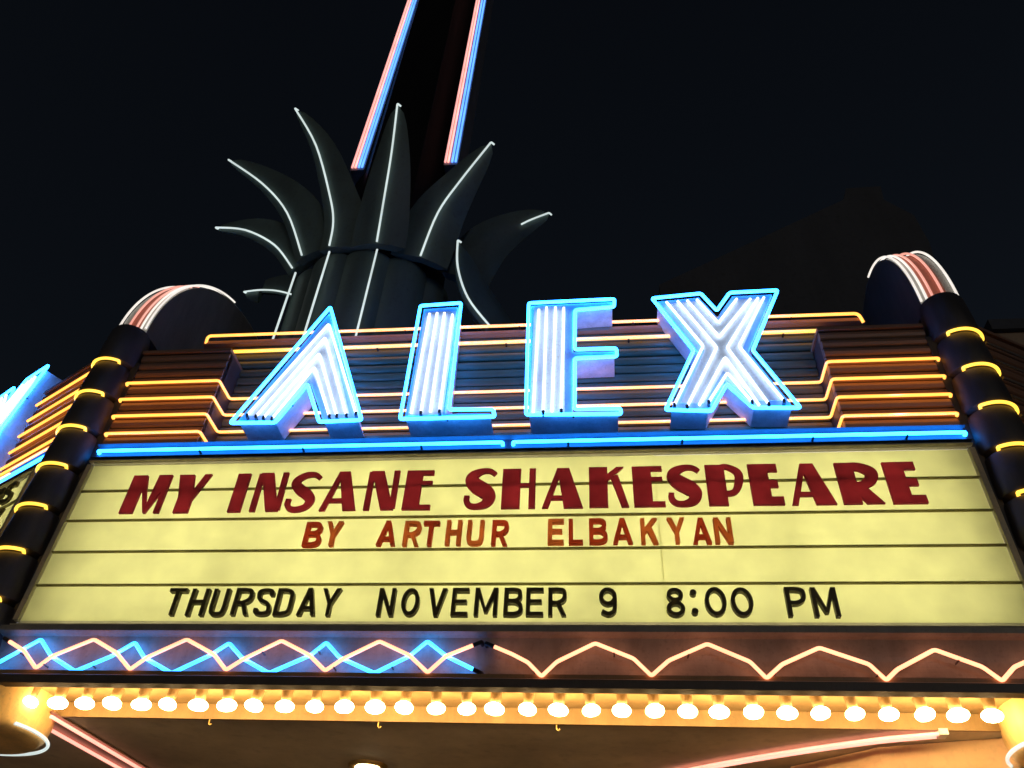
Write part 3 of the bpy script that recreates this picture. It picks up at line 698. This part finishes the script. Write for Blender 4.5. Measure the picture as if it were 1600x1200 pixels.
# small hooks under the trough lip
for x, y in ((318, 1117), (583, 1117), (868, 1124)):
    p = onZ(x, y, Z_SOF-0.02)
    o = tube_obj('hook', [(0, 0, 0.012), (0, 0, -0.02), (0.012, 0, -0.034), (0.022, 0, -0.02)], 0.006, 'brass', None, 0.008)
    o.location = (p.x, 0.475, Z_SOF-0.02); tag(o, 'small brass hook hanging below the bulb row', 'hook', 'hooks under the bulb row')

# neon loops on the soffit, lamp, pier
zq = Z_SOF-0.03
lp = [onZ(x, y, zq) for x, y in ((235, 1211), (79, 1119), (66, 1133), (205, 1211))]
d_ = (lp[0]-lp[1]).normalized(); lp[0] = lp[1]+d_*2.6; d_ = (lp[3]-lp[2]).normalized(); lp[3] = lp[2]+d_*2.6
c = lp[1].copy()
rt = empty('soffit_neon', c); tag(rt, 'pink double neon loop on a dark strip of soffit by the bowl', 'neon tube')
tube_obj('neon_tube', [p-c for p in lp], 0.0125, 'neon_pink', rt, 0.02)
q = [p-c for p in lp]
MB().quad_strip([[q[1]+Vector((0.03, -0.05, 0.028)), q[2]+Vector((-0.03, -0.05, 0.028)), q[3]+Vector((-0.03, 0, 0.028)), q[0]+Vector((0.03, 0, 0.028))],
                 [q[1]+Vector((0.03, -0.05, 0.016)), q[2]+Vector((-0.03, -0.05, 0.016)), q[3]+Vector((-0.03, 0, 0.016)), q[0]+Vector((0.03, 0, 0.016))]]).build('backing_strip', 'slat_red', rt)
rp = [onZ(x, y, zq) for x, y in ((1472, 1146), (1380, 1154), (1290, 1166), (1200, 1180), (1120, 1194), (1060, 1206), (980, 1226))]
c = rp[0].copy()
rt = empty('soffit_neon', c); tag(rt, 'long pink neon curve on the soffit next to the peach stucco pier', 'neon tube')
tube_obj('neon_tube', [p-c for p in rp], 0.0125, 'neon_pink', rt, 0.1)
tube_obj('neon_tube', [p-c+Vector((0.01, 0.055, 0)) for p in rp], 0.0125, 'neon_pink', rt, 0.1)
MB().box(-0.02, 0.035, -0.02, 0.075, -0.012, 0.026).build('end_block', 'box_inside', rt)
p = onZ(575, 1196, Z_SOF)
rt = empty('soffit_lamp', p); tag(rt, 'round glowing ceiling lamp set in the brown soffit', 'lamp')
MB().lathe([(0.001, -0.055), (0.05, -0.05), (0.085, -0.03), (0.10, -0.006)], n=28).build('globe', 'lamp_glow', rt, True)
MB().lathe([(0.102, 0.0), (0.105, -0.022), (0.135, -0.026), (0.155, -0.012), (0.16, 0.0)], n=28).build('trim_ring', 'brass', rt, True)
pp = [onZ(x, y, Z_SOF) for x, y in ((1236, 1197), (1372, 1167), (1578, 1151))]
plan = [(pp[0].x, pp[0].y), (pp[1].x, pp[1].y), (pp[2].x, pp[2].y), (5.2, 1.1), (5.2, 3.0), (2.0, 3.0)]
o = MB().prism_z(plan, 0.0, Z_SOF-0.003).build('entrance_pier', 'stucco_peach'); tag(o, 'peach stucco entrance pier under the soffit beside the pink neon curve', 'pier')

# ================================================================== spire with palm leaves
AX = Vector((-2.09, 1.80, 0)); RIM = 1.06; ZR0, ZR1 = 6.9, 9.0
tw = empty('neon_spire', (AX.x, AX.y, 6.6)); tag(tw, 'tall dark spire with blue and red neon edges rising from neon palm leaves', 'spire')
TI = Matrix.Translation(-Vector(tw.location))
def tpart(m, n, mat, sm=False, parent=None):
    o = m.build(n, mat, parent or tw, sm); o.matrix_parent_inverse = TI if parent is None else Matrix(); return o
# fluted trunk
rings = []
nf = 12
def flute(z, rad):
    out = []
    for i in range(nf*10):
        a = 2*math.pi*i/(nf*10); u_ = (i % 10)/10
        r_ = rad*(0.93+0.07*math.sin(math.pi*u_)**0.7); out.append((AX.x+r_*math.cos(a-0.1), AX.y+r_*math.sin(a-0.1), z))
    return out
tpart(MB().quad_strip([flute(6.6, RIM*0.99), flute(7.6, RIM*0.97), flute(8.5, RIM*0.99), flute(8.96, RIM*1.0), flute(9.0, RIM*0.99)]), 'trunk', 'leaf_green', True)
for p0, p1 in (((458, 421), (430, 570)), ((515, 390), (485, 530)), ((590, 386), (545, 560))):
    a = onZ(*p0, 8.98); v = Vector((a.x-AX.x, a.y-AX.y, 0)); v = v.normalized()*(RIM+0.055)
    b = AX+v
    tpart(MB().tube([(b.x, b.y, 8.95), (b.x, b.y, 6.75)], 0.0125, 8), 'neon_tube', 'neon_palm', True)
def leaf(tube_px, Yfun, wl, wr, label=None, sag=0.08, tube_from=0, visible=None):
    P = [onY(x, y, Yf) for (x, y), Yf in zip(tube_px, Yfun)]
    P = [Vector(q) for q in catmull([tuple(p) for p in P], 5)]
    m = len(P); rings = []
    for i, p in enumerate(P):
        t = i/(m-1)                       # 0 tip .. 1 base
        d = (P[min(i+1, m-1)]-P[max(i-1, 0)]).normalized()
        view = (p-CAM).normalized()
        back = Vector((AX.x-p.x, AX.y-p.y, 0)); back = back.normalized() if back.length > 1e-3 else Vector((0, 1, 0))
        back = (Vector((0, 1, 0.25))*0.8+back*0.5); back = (back-d*back.dot(d)).normalized()
        s_ = d.cross(back).normalized()
        if s_.x < 0: s_ = -s_
        f = (t**0.6)*(1-0.25*t**3)
        L_ = p - s_*wl*f + back*sag*f*(wl/0.3); Rr = p + s_*wr*f + back*sag*f*(wr/0.3)
        ml = p - s_*wl*f*0.5 + back*sag*f*0.30*(wl/0.3); mr = p + s_*wr*f*0.5 + back*sag*f*0.30*(wr/0.3)
        k = back*(0.03+0.10*f)
        rings.append([L_, ml, p, mr, Rr, Rr*0.3+mr*0.7+k, p+k, L_*0.3+ml*0.7+k])
    lf = tpart(MB().quad_strip(rings), 'palm_leaf', 'leaf_green', True)
    out = Vector((0, -1, -0.25)).normalized()
    v0, v1 = visible or (0, m-1)
    seg = [p+out*0.035 for p in P[v0:v1+1]]
    o = MB().tube([seg[0]+Vector((0.03, 0.05, 0.02))]+seg, 0.0125, 8, False, 0.02).build('midrib_tube', 'neon_palm', lf, True)
    return lf
leaf([(462, 172), (495, 230), (517, 310), (522, 350), (516, 386)], [0.25, 0.42, 0.62, 0.70, 0.72], 0.20, 0.52)
leaf([(622, 165), (613, 240), (600, 320), (590, 380)], [0.10, 0.30, 0.55, 0.66], 0.44, 0.42)
leaf([(768, 225), (720, 285), (685, 335), (658, 402)], [0.45, 0.62, 0.80, 0.90], 0.50, 0.44)
leaf([(358, 252), (412, 290), (450, 335), (473, 401)], [0.62, 0.72, 0.80, 0.84], 0.14, 0.56)
leaf([(338, 358), (385, 362), (430, 385), (458, 421)], [0.95, 0.98, 1.0, 1.02], 0.12, 0.50)
leaf([(382, 458), (410, 455), (438, 457), (470, 466)], [2.5, 2.5, 2.5, 2.5], 0.04, 0.42, sag=0.05)
leaf([(858, 335), (815, 353), (770, 385), (735, 440)], [1.5, 1.5, 1.45, 1.4], 0.55, 0.30, visible=(0, 5))
leaf([(716, 378), (716, 420), (732, 468), (766, 512)], [0.75, 0.80, 0.90, 1.0], 0.06, 0.95, sag=0.25)
# spire shaft between the leaves
Ys = 1.80
def shaft(z): 
    k = (z-9.0)/22.0
    return 0.80*(1-0.10*k)
pr = []
for z in (8.8, 30.0):
    s_ = shaft(z)*0.86; cx = AX.x-0.04+ (z-12)*0.004
    pr.append([(cx-s_, Ys-0.1, z), (cx-s_*0.55, Ys-0.42, z), (cx+s_*0.55, Ys-0.42, z), (cx+s_, Ys-0.1, z), (cx+s_, Ys+0.8, z), (cx-s_, Ys+0.8, z)])
tpart(MB().quad_strip(pr), 'shaft', 'tower_dark')
def fin_edge(pxa, pxb, dirs):
    a = onY(*pxa, Ys-0.35); b = onY(*pxb, Ys-0.35); d = (b-a); 
    a0 = a - d*((a.z-11.75)/d.z); b0 = a + d*((29.5-a.z)/d.z)
    f0 = MB().quad_strip([[a0+Vector((x, y, 0)) for x, y in ((-0.105, 0), (0.105, 0), (0.105, 0.5), (-0.105, 0.5))], [b0+Vector((x, y, 0)) for x, y in ((-0.105, 0), (0.105, 0), (0.105, 0.5), (-0.105, 0.5))]])
    fo = tpart(f0, 'edge_fin', 'fin_metal')
    for x, mt in dirs:
        MB().tube([a0+Vector((x, -0.02, 0.05)), b0+Vector((x, -0.02, 0))], 0.0165, 8).build('neon_tube', mt, fo, True)
fin_edge((563, 250), (645, 0), ((-0.078, 'neon_red'), (-0.03, 'neon_pink'), (0.022, 'neon_skyblue'), (0.072, 'neon_skyblue')))
fin_edge((710, 225), (752, 0), ((-0.082, 'neon_red'), (-0.036, 'neon_pink'), (0.022, 'neon_skyblue'), (0.075, 'neon_skyblue')))
